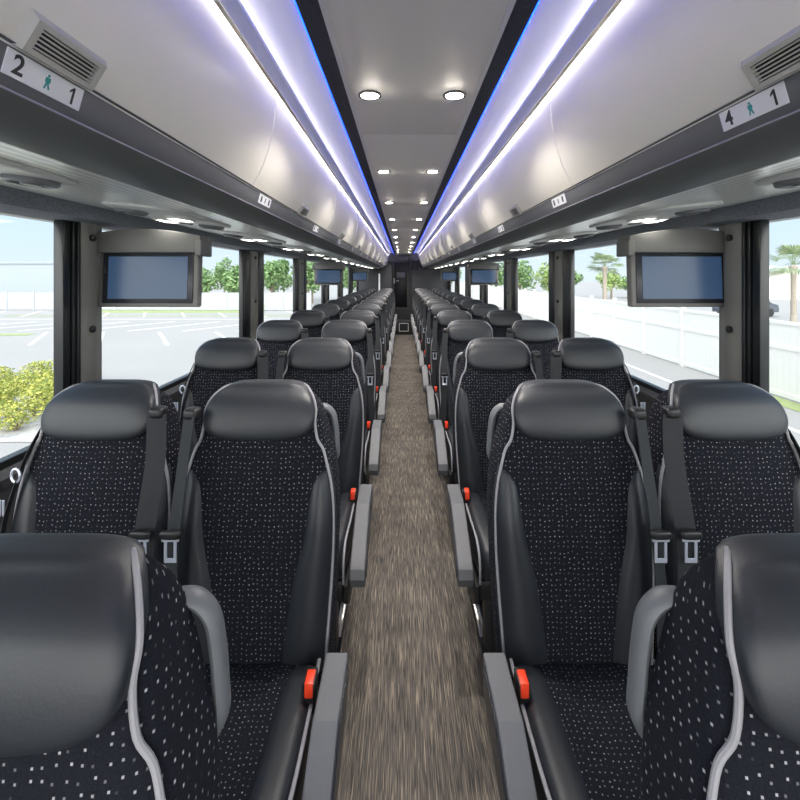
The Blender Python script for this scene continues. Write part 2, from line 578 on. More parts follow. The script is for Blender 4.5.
# ceiling panel with joints
mb = MB()
seams = [-0.3, 1.84, 3.68, 5.5, 7.3, 9.1, 10.9, Y1]
ya = Y0
for yb in seams:
    mb.box(-0.203, 0.203, ya, yb - 0.004, Z(0.58), Z(0.60), bev=0.003)
    ya = yb
mb.box(-0.203, 0.203, Y0, Y1, Z(0.5808), Z(0.62), mi=1)
struct('ceiling', mb.mesh('ceiling', [M['ceiling'], M['ceiling_seam']]))
for s in (-1, 1):
    pr = [(s * 0.196, Z(0.578)), (s * 0.208, Z(0.578)), (s * 0.210, Z(0.596)), (s * 0.196, Z(0.59))]
    struct('trim_ceiling_' + SIDE[s], MB().extrude_y(pr, Y0, Y1).mesh('ceiling_edge', M['cove']))
    pr = [(s * 0.206, Z(0.583)), (s * 0.262, Z(0.592)), (s * 0.262, Z(0.615)), (s * 0.206, Z(0.61))]
    struct('trim_felt_' + SIDE[s], MB().extrude_y(pr, Y0, Y1).mesh('felt', M['felt']))
    pr = [(0.262, 0.6005), (0.272, 0.604), (0.287, 0.6105), (0.306, 0.6165), (0.328, 0.620), (0.350, 0.619), (0.372, 0.613), (0.386, 0.603), (0.390, 0.580)]
    outer = [(x + 0.012, h + 0.015) for x, h in pr[::-1]]
    struct('trim_cove_' + SIDE[s], MB().extrude_y([(s * x, Z(h)) for x, h in pr + outer], Y0, Y1, ny=1).mesh('cove', M['cove'], angle=0.5))
    # silver rail between cove and bins
    pr = [(0.385, 0.5795), (0.3775, 0.5795), (0.377, 0.5845), (0.3755, 0.5845), (0.376, 0.577), (0.381, 0.573), (0.397, 0.562), (0.4005, 0.5560), (0.4025, 0.556), (0.4025, 0.572), (0.412, 0.575), (0.395, 0.60)]
    struct('trim_rail_' + SIDE[s], MB().extrude_y([(s * x, Z(h)) for x, h in pr], Y0, Y1).mesh('rail', M['trim']))
    # light strips: blue in the cove, white along the rail and over the bins
    mb = MB().box(min(s * 0.2622, s * 0.2655), max(s * 0.2622, s * 0.2655), Y0, Y1 - 0.02, Z(0.5925), Z(0.5990), bev=0.0015)
    o = ob('light_strip', mb.mesh('blue_strip', M['led_blue']))
    tag(o, 'blue LED strip along the inner edge of the %s ceiling cove' % SIDE[s], 'light strip', 'ceiling light strips')
    mb = MB()
    for k in range(16):
        a, b = Y0 + (Y1 - Y0) * k / 16, Y0 + (Y1 - Y0) * (k + 1) / 16
        mb.box(min(s * 0.3785, s * 0.3840), max(s * 0.3785, s * 0.3840), a, b, Z(0.580), Z(0.583))
    o = ob('light_strip', mb.mesh('white_strip', M['led_white'], False))
    tag(o, 'white LED strip on the silver rail at the outer edge of the %s cove' % SIDE[s], 'light strip', 'ceiling light strips')
    mb = MB()
    for k in range(16):
        a, b = Y0 + (Y1 - Y0) * k / 16, Y0 + (Y1 - Y0) * (k + 1) / 16
        mb.box(min(s * 0.4032, s * 0.4070), max(s * 0.4032, s * 0.4070), a, b, Z(0.565), Z(0.570))
    o = ob('light_strip', mb.mesh('bin_strip', M['led_bin'], False))
    tag(o, 'white LED strip shining down the tops of the %s luggage bins' % SIDE[s], 'light strip', 'ceiling light strips')
    # rack front: fascia with a round nose, ribbed soffit, carpeted valance
    fas = [(0.480, 0.271), (0.487, 0.2695), (0.489, 0.262), (0.499, 0.226), (0.503, 0.2215)]
    nose = [(0.503, 0.2215), (0.512, 0.219), (0.525, 0.212), (0.548, 0.200), (0.575, 0.192), (0.60, 0.190)]
    mb = MB()
    mb.extrude_y([(s * x, Z(h)) for x, h in fas], Y0, Y1, 0, closed=False)
    mb.extrude_y([(s * x, Z(h)) for x, h in nose], Y0, Y1, 1, closed=False)
    mb.extrude_y([(s * x, Z(h)) for x, h in [(0.60, 0.19), (0.60, 0.26), (0.480, 0.271)]], Y0, Y1, 1, closed=False)
    mb.tube([(s * 0.5015, y_, Z(0.2222)) for y_ in (Y0, Y1)], 0.0017, 8, mi=2)  # added pale tube, paints the highlight along the fascia edge
    struct('trim_fascia_' + SIDE[s], mb.mesh('fascia', [M['fascia'], M['nose'], M['edge_highlight']], angle=0.5))
    pr = [(0.4865, 0.268), (0.4835, 0.2735), (0.4880, 0.2745), (0.4900, 0.268)]
    struct('trim_lip_' + SIDE[s], MB().extrude_y([(s * x, Z(h)) for x, h in pr], Y0, Y1).mesh('lip', M['bin_edge']))
    pr = [(0.598, 0.190), (1.125, 0.245), (1.125, 0.27), (0.598, 0.22)]
    struct('trim_soffit_' + SIDE[s], MB().extrude_y([(s * x, Z(h)) for x, h in pr], Y0, Y1).mesh('soffit', M['soffit'], False))
    pr = [(1.105, 0.246), (1.115, 0.215), (1.125, 0.198), (1.16, 0.192), (1.235, 0.192), (1.235, 0.30), (1.13, 0.30), (1.13, 0.246)]
    struct('trim_valance_' + SIDE[s], MB().extrude_y([(s * x, Z(h)) for x, h in pr], Y0, Y1).mesh('valance', M['valance'], angle=0.6))
    # side wall under the windows with a ledge
    pr = [(1.215, 0.0), (1.10, 0.0), (1.10, 0.10), (1.165, 0.16), (1.165, 0.795), (1.155, 0.80), (1.155, 0.825), (1.175, 0.842), (1.235, 0.842), (1.235, -0.1), (1.215, -0.1)]
    mb = MB().extrude_y([(s * x, z) for x, z in pr], Y0, Y1)
    struct('wall_' + SIDE[s], mb.mesh('wall', M['wall'], angle=0.6))
    # outer shell above the windows, keeps the sky out of the roof
    mb = MB().box(min(s * 1.235, s * 1.28), max(s * 1.235, s * 1.28), Y0, Y1, Z(0.19), 2.2)
    struct('wall_upper_' + SIDE[s], mb.mesh('upper', M['shell'], False))
struct('roof', MB().box(-1.28, 1.28, Y0, Y1 + 0.1, 2.16, 2.22).mesh('roof', M['shell'], False))

# ------------------------------------------------------------------ windows and pillars
WINZ0, WINZ1 = 0.842, Z(0.20)
PIL = [(1.552, 1.735), (3.28, 3.74), (4.88, 5.40), (6.58, 7.08), (8.22, 8.72), (9.85, 10.45), (11.6, 12.2)]
nwin = 0
for s in (-1, 1):
    yprev = Y0
    for i, (a, b) in enumerate(PIL):
        nwin += 1
        # pane with its black frame
        w = struct('window_%d' % nwin, MB().box(min(s * 1.205, s * 1.211), max(s * 1.205, s * 1.211), yprev, a, WINZ0 - 0.02, WINZ1 + 0.03).mesh('pane', M['glass'], False))
        mb = MB()
        fw = 0.022
        for (y0, y1, z0, z1) in ((yprev - 0.01, yprev + fw, WINZ0, WINZ1 + .03), (a - fw, a + 0.01, WINZ0, WINZ1 + .03), (yprev, a, WINZ0 - 0.012, WINZ0 + 0.022)):
            xin = 1.203 if y0 < yprev else 1.185
            mb.box(min(s * xin, s * 1.217), max(s * xin, s * 1.217), y0, y1, z0, z1, bev=0.004)
        ob('window_frame', mb.mesh('frame', M['rubber']), w)
        # pillar: ribbed black seal at the front, grey trim behind
        mb = MB()
        if i == 0:
            y = a + 0.005
            for wd, x in ((0.014, 1.190), (0.006, 1.203), (0.014, 1.185), (0.005, 1.20), (0.013, 1.18)):
                mb.box(min(s * x, s * 1.24), max(s * x, s * 1.24), y, y + wd, WINZ0 - 0.03, WINZ1 + .05, bev=0.003)
                y += wd
            ps = struct('trim_seal_%s' % SIDE[s], mb.mesh('seal', M['rubber']))
            p0, p1 = y, b
        else:
            mb.box(min(s * 1.18, s * 1.215), max(s * 1.18, s * 1.215), a, a + 0.13, WINZ0 - 0.03, WINZ1 + .05, bev=0.01)
            mb.box(min(s * 1.18, s * 1.215), max(s * 1.18, s * 1.215), b - 0.13, b, WINZ0 - 0.03, WINZ1 + .05, bev=0.01)
            struct('trim_seal_%s_%d' % (SIDE[s], i + 1), mb.mesh('seal', M['rubber']))
            p0, p1 = a + 0.13, b - 0.13
        mb = MB()
        pr = [(1.182, p0), (1.175, p0 + .02), (1.165, p0 + 0.4 * (p1 - p0)), (1.175, p0 + 0.62 * (p1 - p0)), (1.185, p1 - 0.01), (1.24, p1), (1.24, p0)]
        n = len(pr)
        V = [(s * x, y, WINZ0 - 0.03) for x, y in pr] + [(s * x, y, WINZ1 + .05) for x, y in pr]
        F = [[k, (k + 1) % n, n + (k + 1) % n, n + k] for k in range(n)] + [list(range(n)), [n + k for k in range(n)]]
        mb.add(V, F)
        p = struct('trim_pillar_%s_%d' % (SIDE[s], i + 1), mb.mesh('pillar', M['pillar'], angle=0.9))
        if i < 3:
            for zz in (Z(0.14), Z(-0.195)):
                yb_ = p0 + 0.33 * (p1 - p0)
                ob('bolt', MB().lathe((s * 1.168, yb_, zz), (-s, 0, 0), [(0.013, -0.004), (0.013, 0.006), (0.007, 0.010), (0, 0.010)], 14).mesh('bolt', M['black']), p)
        yprev = b

# ------------------------------------------------------------------ overhead bins with vents
DOOR = [(0.4135, 0.556), (0.4138, 0.53), (0.4152, 0.50), (0.419, 0.46), (0.426, 0.42), (0.436, 0.38), (0.449, 0.34), (0.465, 0.305), (0.4835, 0.2745)]
BINS = [(Y0, 0.075)] + [(0.08 + 1.28 * k, 1.355 + 1.28 * k) for k in range(10)]
BINS[-1] = (BINS[-1][0], Y1)
BINS = [b for b in BINS if b[0] < Y1 - 0.2]


def door_at(h):
    xs = [p[0] for p in DOOR][::-1]
    hs = [p[1] for p in DOOR][::-1]
    return float(np.interp(h, hs, xs))


for s in (-1, 1):
    back = MB().extrude_y([(s * (x + 0.003), Z(h)) for x, h in DOOR] + [(s * 0.54, Z(0.28)), (s * 0.54, Z(0.56))], Y0, Y1)
    struct('trim_bin_back_' + SIDE[s], back.mesh('bin_back', M['bin_edge']))
    for k, (a, b) in enumerate(BINS):
        root = ob('luggage_bin', None, loc=(s * 0.45, (a + b) / 2, Z(0.28)))
        c = root.location.copy()
        g = 0.002
        pr = [(s * x - c.x, Z(h) - c.z) for x, h in DOOR] + [(s * (x + 0.002) - c.x, Z(h) - c.z) for x, h in DOOR[::-1]]
        mb = MB().extrude_y(pr, a + g - c.y, b - g - c.y)
        ob('door', mb.mesh('bin_door', M['bin'], angle=0.6), root)
        es = MB().tube([(s * (x - .0004) - c.x, b - c.y, Z(h) - c.z) for x, h in DOOR], 0.0022, 8)
        ob('edge_strip', es.mesh('edge_strip', M['bin_edge']), root)
        if k == 0:
            lb = 'warm grey luggage bin door at the frame edge before the %s vent' % SIDE[s]
        else:
            lb = 'warm grey curved overhead bin on the %s, %s along from the front' % (SIDE[s], ORD[k - 1])
            vy = a + (0.508 if k == 1 else 0.64)
            # vent: frame standing off the door, dark recess, slats
            h0, h1 = 0.277, 0.300
            p0 = Vector((s * door_at(h0), 0, Z(h0))); p1 = Vector((s * door_at(h1), 0, Z(h1)))
            up = (p1 - p0).normalized(); yy = Vector((0, 1, 0))
            nrm = up.cross(yy) if s < 0 else yy.cross(up)
            if nrm.x * s > 0:
                nrm = -nrm

            def P(u, v, w):
                q = p0 + up * v + yy * (vy + u) + nrm * w
                return (q.x - c.x, q.y - c.y, q.z - c.z)

            def slab(mb_, u0, u1, v0, v1, w0, w1, mi=0):
                V = [P(u, v, w) for w in (w0, w1) for (u, v) in ((u0, v0), (u1, v0), (u1, v1), (u0, v1))]
                mb_.add(V, [[0, 3, 2, 1], [4, 5, 6, 7], [0, 1, 5, 4], [1, 2, 6, 5], [2, 3, 7, 6], [3, 0, 4, 7]], mi)
            H = (p1 - p0).length
            mb = MB()
            fr = 0.007
            slab(mb, -0.060, 0.060, -0.007, 0, -.004, 0.010)
            slab(mb, -0.060, 0.060, H, H + fr, -.004, 0.010)
            slab(mb, -0.060, -0.050, -0.001, H + .001, -.004, 0.010)
            slab(mb, 0.050, 0.060, -0.001, H + .001, -.004, 0.010)
            # sloping skirt that blends the frame into the door
            V = [P(u, v, w) for (u, v, w) in ((-0.060, -0.007, .009), (0.060, -0.007, .009), (0.060, H + fr, .009), (-0.060, H + fr, .009),
                                             (-0.069, -0.008, -.002), (0.072, -0.008, -.002), (0.068, H + 0.014, -.002), (-0.066, H + 0.014, -.002))]
            mb.add(V, [[0, 1, 5, 4], [1, 2, 6, 5], [2, 3, 7, 6], [3, 0, 4, 7]])
            v_ = ob('vent', mb.mesh('vent_frame', M['vent'], angle=0.4), root)
            mb = MB(); slab(mb, -0.051, 0.051, 0, H, -0.001, 0.0015)
            ob('recess', mb.mesh('vent_recess', M['slot'], False), v_)
            mb = MB()
            for j in range(5):
                vv = H * (j + 0.5) / 5
                slab(mb, -0.050, 0.050, vv - 0.0012, vv + 0.0012, 0.001, 0.008)
            ob('slats', mb.mesh('vent_slats', M['vent'], False), v_)
        tag(root, lb, 'luggage bin', 'overhead luggage bins')

# ------------------------------------------------------------------ seat number placards on the fascia
def text_mesh(ch, size, m):
    cu = bpy.data.curves.new('txt', 'FONT')
    cu.body = ch
    cu.size = size
    cu.align_x = 'CENTER'
    cu.align_y = 'CENTER'
    cu.extrude = 0.0004
    cu.offset = size * 0.020
    t = bpy.data.objects.new('txt', cu)
    COL.objects.link(t)
    dg = bpy.context.evaluated_depsgraph_get()
    me_ = bpy.data.meshes.new_from_object(t.evaluated_get(dg))
    bpy.data.objects.remove(t)
    me_.materials.clear()
    me_.materials.append(m)
    return me_


def figure_mesh():
    """small seated-belt pictogram: head, slanted body, arms and legs"""
    mb = MB()
    t = 0.0005

    def poly(pts):
        n = len(pts)
        V = [(x, y, 0) for x, y in pts] + [(x, y, t) for x, y in pts]
        mb.add(V, [list(range(n))[::-1], [n + i for i in range(n)]] + [[i, (i + 1) % n, n + (i + 1) % n, n + i] for i in range(n)])
    u = 0.001
    poly([(1.8 * u * math.cos(a * PI / 6), 8.4 * u + 2.0 * u * math.sin(a * PI / 6)) for a in range(12)])
    poly([(-3.6 * u, 6.0 * u), (3.6 * u, 6.0 * u), (4.4 * u, 1 * u), (2.2 * u, -1.5 * u), (-2.2 * u, -1.5 * u), (-4.4 * u, 1 * u)])
    poly([(-2.2 * u, -1 * u), (0.4 * u, -1 * u), (-2.2 * u, -9 * u), (-4.4 * u, -9 * u)])
    poly([(-0.4 * u, -1 * u), (2.2 * u, -1 * u), (5.2 * u, -8.2 * u), (3.0 * u, -9 * u)])
    return mb.mesh('figure', M['teal'], False)


fig_me = figure_mesh()
plate_me = MB().box(-0.0625, 0.0625, -0.0155, 0.0155, -0.001, 0.0008, bev=0.0006, seg=1).mesh('plate', M['white'], False)
TXT = {c: text_mesh(c, 0.0325, M['ink']) for c in '24'}
one = [(-.0052, .0058), (.0004, .0112), (.0034, .0112), (.0034, -.0115), (-.0002, -.0115), (-.0002, .0062), (-.0052, .0028)]
TXT['1'] = MB().add([(x, y, -.0004) for x, y in one] + [(x, y, .0004) for x, y in one], [list(range(7))[::-1], [7 + i for i in range(7)]] + [[i, (i + 1) % 7, 7 + (i + 1) % 7, 7 + i] for i in range(7)]).mesh('one', M['ink'], False)
mark_me = MB().box(-0.006, 0.006, -0.009, 0.009, 0, 0.0006).mesh('mark', M['ink'], False)
mark2_me = MB().box(-0.005, 0.005, -0.008, 0.008, 0, 0.0006).mesh('mark', M['inkgrey'], False)
fa, fb = Vector((0.489, 0, 0.262)), Vector((0.499, 0, 0.226))
for s in (-1, 1):
    up = Vector((s * fa.x - s * fb.x, 0, fa.z - fb.z)).normalized()
    xr = Vector((0, 1, 0)) if s < 0 else Vector((0, -1, 0))       # reading direction seen from the aisle
    nr = xr.cross(up)
    R = Matrix((xr, up, nr)).transposed().to_4x4()
    for k in range(13):
        d = (0.582 if s < 0 else 0.674) if k == 0 else (0.62 + 0.885 * k)
        root = ob('seat_number_plate', None)
        mid = (fa + fb) / 2 + Vector((-0.0018, 0, 0.0070))
        root.matrix_world = Matrix.Translation((s * mid.x, d, Z(mid.z))) @ R @ Matrix.Translation((0, 0, 0.0012))
        ob('plate', plate_me, root)
        if k == 0:
            a, b = ('2', '1') if s < 0 else ('4', '1')
            ob('digit', TXT[a], root, (-0.044, 0, 0.0009))
            ob('figure', fig_me, root, (0.0, 0, 0.0009))
            ob('digit', TXT[b], root, (0.043, 0, 0.0009))
            lb = 'white seat number plate reading %s and %s with a teal figure' % (a, b)
        else:
            ob('mark', mark_me, root, (-0.04, 0, 0.0009))
            ob('mark', mark2_me, root, (0, 0, 0.0009))
            ob('mark', mark_me, root, (0.04, 0, 0.0009))
            lb = 'white seat number plate on the %s rack fascia, %s from the front' % (SIDE[s], ORD[k])
        tag(root, lb, 'number plate', 'seat number plates')

# ------------------------------------------------------------------ ceiling downlights
ring_me = MB().lathe((0, 0, 0), (0, 0, -1), [(0.038, -0.004), (0.038, 0.002), (0.035, 0.0050), (0.029, 0.0042), (0.0265, -0.004)], 28).mesh('ring', M['bezel_ring'])
lens_me = MB().lathe((0, 0, 0), (0, 0, -1), [(0.0275, 0.0), (0.0255, 0.0025), (0.018, 0.0042), (0.0, 0.0052)], 28).mesh('lens', M['lamp'])
bulb = bpy.data.lights.new('downlight', 'AREA')
bulb.shape = 'DISK'
bulb.size = 0.010
bulb.energy = LAMP_W
bulb.color = (1.0, 0.95, 0.87)
bulb.spread = math.radians(128)
k = 0
d = 1.44
LY = []
while d < Y1 - 0.3:
    LY.append(d)
    d += 1.05
for k, d in enumerate(LY):
    for s in (-1, 1):
        root = ob('downlight', None, loc=(s * 0.1355, d, Z(0.579)))
        ob('ring', ring_me, root)
        ob('lens', lens_me, root)
        ld = ob('bulb', bulb, root, (0, 0, -0.0060))
        tag(root, 'round recessed ceiling downlight, %s of the pair, %s pair from the front' % (SIDE[s], ORD[k]), 'downlight', 'ceiling downlights')

# ------------------------------------------------------------------ service panels under the rack
sa, sb = Vector((0.598, 0, 0.190)), Vector((1.125, 0, 0.245))
sdir = (sb - sa).normalized()
panel_me = {}
for s in (-1, 1):
    pass
pl = MB().superq((0, 0, 0.002), (0.125, 0.27, 0.010), 5, res=8).mesh('service_plate', M['psu'])
noz = MB().lathe((0, 0, 0), (0, 0, 1), [(0.050, 0), (0.048, 0.009), (0.040, 0.013), (0.034, 0.008), (0.022, 0.005), (0.018, 0.014), (0, 0.015)], 22).mesh('nozzle', M['psu_dark'])
lring = MB().lathe((0, 0, 0), (0, 0, 1), [(0.050, 0), (0.048, 0.008), (0.042, 0.010), (0.039, 0.005)], 22).mesh('lamp_ring', M['psu'])
llens = MB().lathe((0, 0, 0), (0, 0, 1), [(0.0400, 0.005), (0.028, 0.011), (0, 0.014)], 22).mesh('lamp_lens', M['read'])
spk = MB().box(-0.03, 0.03, -0.012, 0.012, 0, 0.006, bev=0.002).mesh('call_button', M['psu_dark'])
for s in (-1, 1):
    xa = Vector((s * sdir.x, 0, sdir.z))
    ya_ = Vector((0, 1, 0))
    za = xa.cross(ya_)
    if za.z > 0:
        ya_ = -ya_
        za = xa.cross(ya_)
    R = Matrix((xa, ya_, za)).transposed().to_4x4()
    fl = -1 if ya_.y < 0 else 1
    for k in range(13):
        d = 0.74 + 0.87 * k
        root = ob('service_panel', None)
        p = sa + sdir * 0.245
        root.matrix_world = Matrix.Translation((s * p.x, d, Z(p.z))) @ R
        ob('plate', pl, root)
        ob('air_nozzle', noz, root, (-0.050, fl * 0.185, 0.010))
        ob('air_nozzle', noz, root, (0.058, -fl * 0.165, 0.010))
        lit = 'reading_lamp'
        for (u, v) in ((-0.055, fl * -0.075), (0.058, fl * 0.055)):
            l_ = ob(lit, lring, root, (u, v, 0.010))
            if k > 0:
                ob('lens', llens, l_)
        ob('call_button', spk, root, (0.058, fl * 0.185, 0.010))
        tag(root, 'grey overhead panel of reading lamps and air nozzles, %s side, %s from the front' % (SIDE[s], ORD[k]), 'service panel', 'overhead service panels')

# ------------------------------------------------------------------ drop-down monitors
MONY = (1.72, 5.85, 10.1)


def monitor(s, y, k):
    root = ob('monitor', None, loc=(0.99 * s if s < 0 else 1.02, y, Z(-0.01)))
    # hood: arched top, curved shoulder towards the wall
    prof = []
    for i in range(13):
        t = i / 12
        x = -0.200 + 0.400 * t
        prof.append((x, 0.150 + 0.038 * math.sin(PI * (0.18 + 0.72 * t) if s < 0 else PI * (0.10 + 0.72 * t))))
    pr = [(-0.203, 0.098)] + prof + [(0.203, 0.098)]
    mb = MB()
    n = len(pr)
    bm = bmesh.new()
    va = [bm.verts.new((x, -0.035, z)) for x, z in pr]
    vb = [bm.verts.new((x, 0.065, z)) for x, z in pr]
    bm.faces.new(va); bm.faces.new(vb[::-1])
    for i in range(n):
        bm.faces.new([va[i], vb[i], vb[(i + 1) % n], va[(i + 1) % n]])
    bmesh.ops.recalc_face_normals(bm, faces=list(bm.faces))
    bmesh.ops.bevel(bm, geom=[e for e in bm.edges if abs(e.verts[0].co.y - e.verts[1].co.y) < 1e-6], offset=0.006, segments=2, affect='EDGES', profile=0.5)
    mb.bm(bm)
    ob('hood', mb.mesh('hood', M['hood'], angle=0.6), root)
    for q in (-1, 1):
        hb = MB().box(q * 0.195 - 0.012, q * 0.195 + 0.012, -0.042, 0.06, 0.085, 0.145, bev=0.005)
        ob('hinge', hb.mesh('hinge', M['hood']), root)
    m = Matrix.Rotation(math.radians(-4), 4, 'X')
    pan = ob('panel', MB().box(-0.188, 0.188, -0.022, 0.018, -0.108, 0.102, bev=0.008, seg=3).mesh('panel', M['hood'], angle=0.5), root)
    pan.rotation_euler = (math.radians(-3), 0, 0)
    ob('bezel', MB().box(-0.170, 0.176 if s > 0 else 0.170, -0.0265, -0.018, -0.094, 0.096, bev=0.002).mesh('bezel', M['bezel']), pan)
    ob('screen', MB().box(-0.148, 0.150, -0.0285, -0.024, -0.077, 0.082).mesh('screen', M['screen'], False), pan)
    ob('side_button', MB().box(s * 0.163 - 0.004, s * 0.163 + 0.004, -0.0295, -0.024, 0.02, 0.05, bev=0.001).mesh('button', M['black']), pan)
    tag(root, 'drop-down grey monitor, its dark screen painted with a blue reflection, by the %s windows, %s from the front' % (SIDE[s], ORD[k]), 'monitor', 'drop-down monitors')


for s in (-1, 1):
    for k, y in enumerate(MONY):
        monitor(s, y, k)

# ------------------------------------------------------------------ seats
def interp(tab):
    xs = [a for a, b in tab]
    ys = [b for a, b in tab]

    def f(z):
        # Catmull-Rom through the table
        if z <= xs[0]:
            return ys[0]
        if z >= xs[-1]:
            return ys[-1]
        i = max(j for j in range(len(xs)) if xs[j] <= z)
        i = min(i, len(xs) - 2)
        h = xs[i + 1] - xs[i]
        t = (z - xs[i]) / h

        def sl(j):
            if j == 0 or j == len(xs) - 1:
                a, b = max(0, j - 1), min(len(xs) - 1, j + 1)
                return (ys[b] - ys[a]) / (xs[b] - xs[a])
            d0 = (ys[j] - ys[j - 1]) / (xs[j] - xs[j - 1])
            d1 = (ys[j + 1] - ys[j]) / (xs[j + 1] - xs[j])
            return 0 if d0 * d1 <= 0 else 2 * d0 * d1 / (d0 + d1)
        m0, m1 = sl(i) * h, sl(i + 1) * h
        return (2 * t ** 3 - 3 * t ** 2 + 1) * ys[i] + (t ** 3 - 2 * t ** 2 + t) * m0 + (-2 * t ** 3 + 3 * t ** 2) * ys[i + 1] + (t ** 3 - t ** 2) * m1
    return f


yf = interp([(.36, -.005), (.46, 0), (.60, .012), (.75, .030), (.88, .052), (.95, .064), (1.02, .076), (1.06, .092), (1.082, .112), (1.098, .142)])
yb = interp([(.36, .13), (.6, .15), (.8, .17), (.95, .185), (1.04, .192), (1.08, .188), (1.098, .170)])
wf = interp([(.36, .180), (.46, .188), (.6, .198), (.75, .203), (.84, .197), (.90, .184), (.95, .169), (1.00, .159), (1.05, .147), (1.078, .114), (1.090, .082), (1.098, .04)])
wb = interp([(.36, .190), (.6, .205), (.8, .208), (.88, .203), (.95, .186), (1.01, .166), (1.052, .143), (1.078, .104), (1.098, .04)])
NB = 5.0


def shell_pt(z, t):
    c, s_ = math.cos(t), math.sin(t)
    px = math.copysign(abs(c) ** (2 / NB), c)
    py = math.copysign(abs(s_) ** (2 / NB), s_)
    q = (py + 1) / 2
    w = wf(z) + (wb(z) - wf(z)) * q
    return Vector((px * w, yf(z) + (yb(z) - yf(z)) * q, z))


def F(x, z):
    py = -1.0
    for _ in range(4):
        w = wf(z) + (wb(z) - wf(z)) * (py + 1) / 2
        px = min(0.999, abs(x) / max(w, 1e-4))
        py = -(1 - px ** NB) ** (1 / NB)
    return yf(z) + (yb(z) - yf(z)) * (py + 1) / 2


def backrest_mesh():
    zs = [.36 + (.90 - .36) * i / 12 for i in range(12)] + [.90 + .198 * i / 16 for i in range(17)]
    n = 48
    V, Fc, U = [], [], []
    us = []
    for z in zs:
        ring = [shell_pt(z, 2 * PI * k / n - PI / 2) for k in range(n)]
        V += ring
        u, acc = [], 0.0
        for k in range(n + 1):
            if k:
                acc += (ring[k % n] - ring[k - 1]).length
            u.append(acc)
        us.append(u)
    # centre the pattern on the middle of the front so rows stay upright
    for i in range(len(zs) - 1):
        for k in range(n):
            Fc.append([i * n + k, i * n + (k + 1) % n, (i + 1) * n + (k + 1) % n, (i + 1) * n + k])

            def uu(row, kk):
                tot = us[row][n]
                v = us[row][kk]
                return v if kk <= n // 2 else v - tot + (0 if kk < n else 0)
            k1 = k + 1
            if k < n // 2:
                a, b, c_, d_ = us[i][k], us[i][k1], us[i + 1][k1], us[i + 1][k]
            else:
                a, b, c_, d_ = us[i][k] - us[i][n], us[i][k1] - us[i][n], us[i + 1][k1] - us[i + 1][n], us[i + 1][k] - us[i + 1][n]
            U.append([(a, zs[i]), (b, zs[i]), (c_, zs[i + 1]), (d_, zs[i + 1])])
    top = len(V)
    zc = zs[-1]
    V.append(Vector((0, (yf(zc) + yb(zc)) / 2, zc + 0.002)))
    V.append(Vector((0, (yf(.36) + yb(.36)) / 2, .36)))
    o = (len(zs) - 1) * n
    for k in range(n):
        Fc.append([o + k, o + (k + 1) % n, top]); U.append([(0, zc)] * 3)
        Fc.append([(k + 1) % n, k, top + 1]); U.append([(0, .36)] * 3)
    return MB().add(V, Fc, 0, U).mesh('backrest', M['fabric'], angle=3)


HRZ, HRX, HRY, HRN = (1.045, 0.063), 0.146, 0.034, 5.2


def hr_fn(p):
    x, y, z = p
    zz = z - 0.011 * max(0, (1 - (x / .15) ** 2)) * max(0, min(1, (1.06 - z) / .07))
    k = 1.0 - 0.30 * max(0, (z - 1.02) / .088) ** 2.6
    k *= 1.0 - 0.03 * max(0, min(1, (1.03 - z) / .05))
    return (x * k, y + yf(min(z, 1.096)) + 0.008, zz)


def headrest_mesh():
    return MB().superq((0, 0, HRZ[0]), (HRX, HRY, HRZ[1]), HRN, hr_fn, 18).mesh('headrest', M['leather'], angle=3)


xi = interp([(.44, .076), (.49, .081), (.63, .100), (.74, .126), (.82, .136), (.87, .146), (.905, .186)])


def bolster_mesh(s):
    nz, nx = 22, 8
    V, Fc = [], []
    for i in range(nz + 1):
        z = .42 + (.905 - .42) * i / nz
        e_ = min(1.0, (nz - i) / 6.0)
        for j in range(nx + 1):
            t = j / nx
            x = xi(z) + (wf(z) * 1.012 - xi(z)) * t
            prof = math.sin(PI * min(1, max(0, t))) ** 0.55
            xx = min(x, wf(z) * 0.995)
            bul = 0.026 * prof * math.sqrt(e_) - 0.004
            V.append((s * x, F(xx, z) - bul, z))
    for i in range(nz):
        for j in range(nx):
            q = [i * (nx + 1) + j, i * (nx + 1) + j + 1, (i + 1) * (nx + 1) + j + 1, (i + 1) * (nx + 1) + j]
            Fc.append(q if s > 0 else q[::-1])
    return MB().add(V, Fc).mesh('bolster', M['leather'], angle=3)


def smooth_path(pts, n=5):
    P = [Vector(p) for p in pts]
    out = []
    for i in range(len(P) - 1):
        p0, p1, p2, p3 = P[max(i - 1, 0)], P[i], P[i + 1], P[min(i + 2, len(P) - 1)]
        for j in range(n):
            t = j / n
            out.append(0.5 * (2 * p1 + (p2 - p0) * t + (2 * p0 - 5 * p1 + 4 * p2 - p3) * t * t + (3 * p1 - p0 - 3 * p2 + p3) * t ** 3))
    out.append(P[-1])
    return out


def piping_mesh(s, light=True):
    pts = []
    for c in (.74, .74, .45, .0, -.5):
        q = hr_fn((HRX * (1 - abs(c) ** HRN) ** (1 / HRN) + .002, 0, HRZ[0] + HRZ[1] * c))
        pts.append((s * q[0], min(q[1] - .004, F(min(q[0], wf(min(q[2], 1.09)) * .97), min(q[2], 1.09)) - .004), q[2]))
    pts[0] = (pts[0][0] * .86, pts[0][1] + .022, pts[0][2] + .004)
    z = .972
    pts.append((s * .153, F(.153, z) - .006, z))
    for z in (.945, .91, .86, .80, .70, .60, .50, .43):
        x = wf(z) * 0.985
        pts.append((s * x, F(x, z) - 0.008, z))
    return MB().tube(smooth_path(pts, 4), 0.0038, 8).mesh('piping', M['piping'])


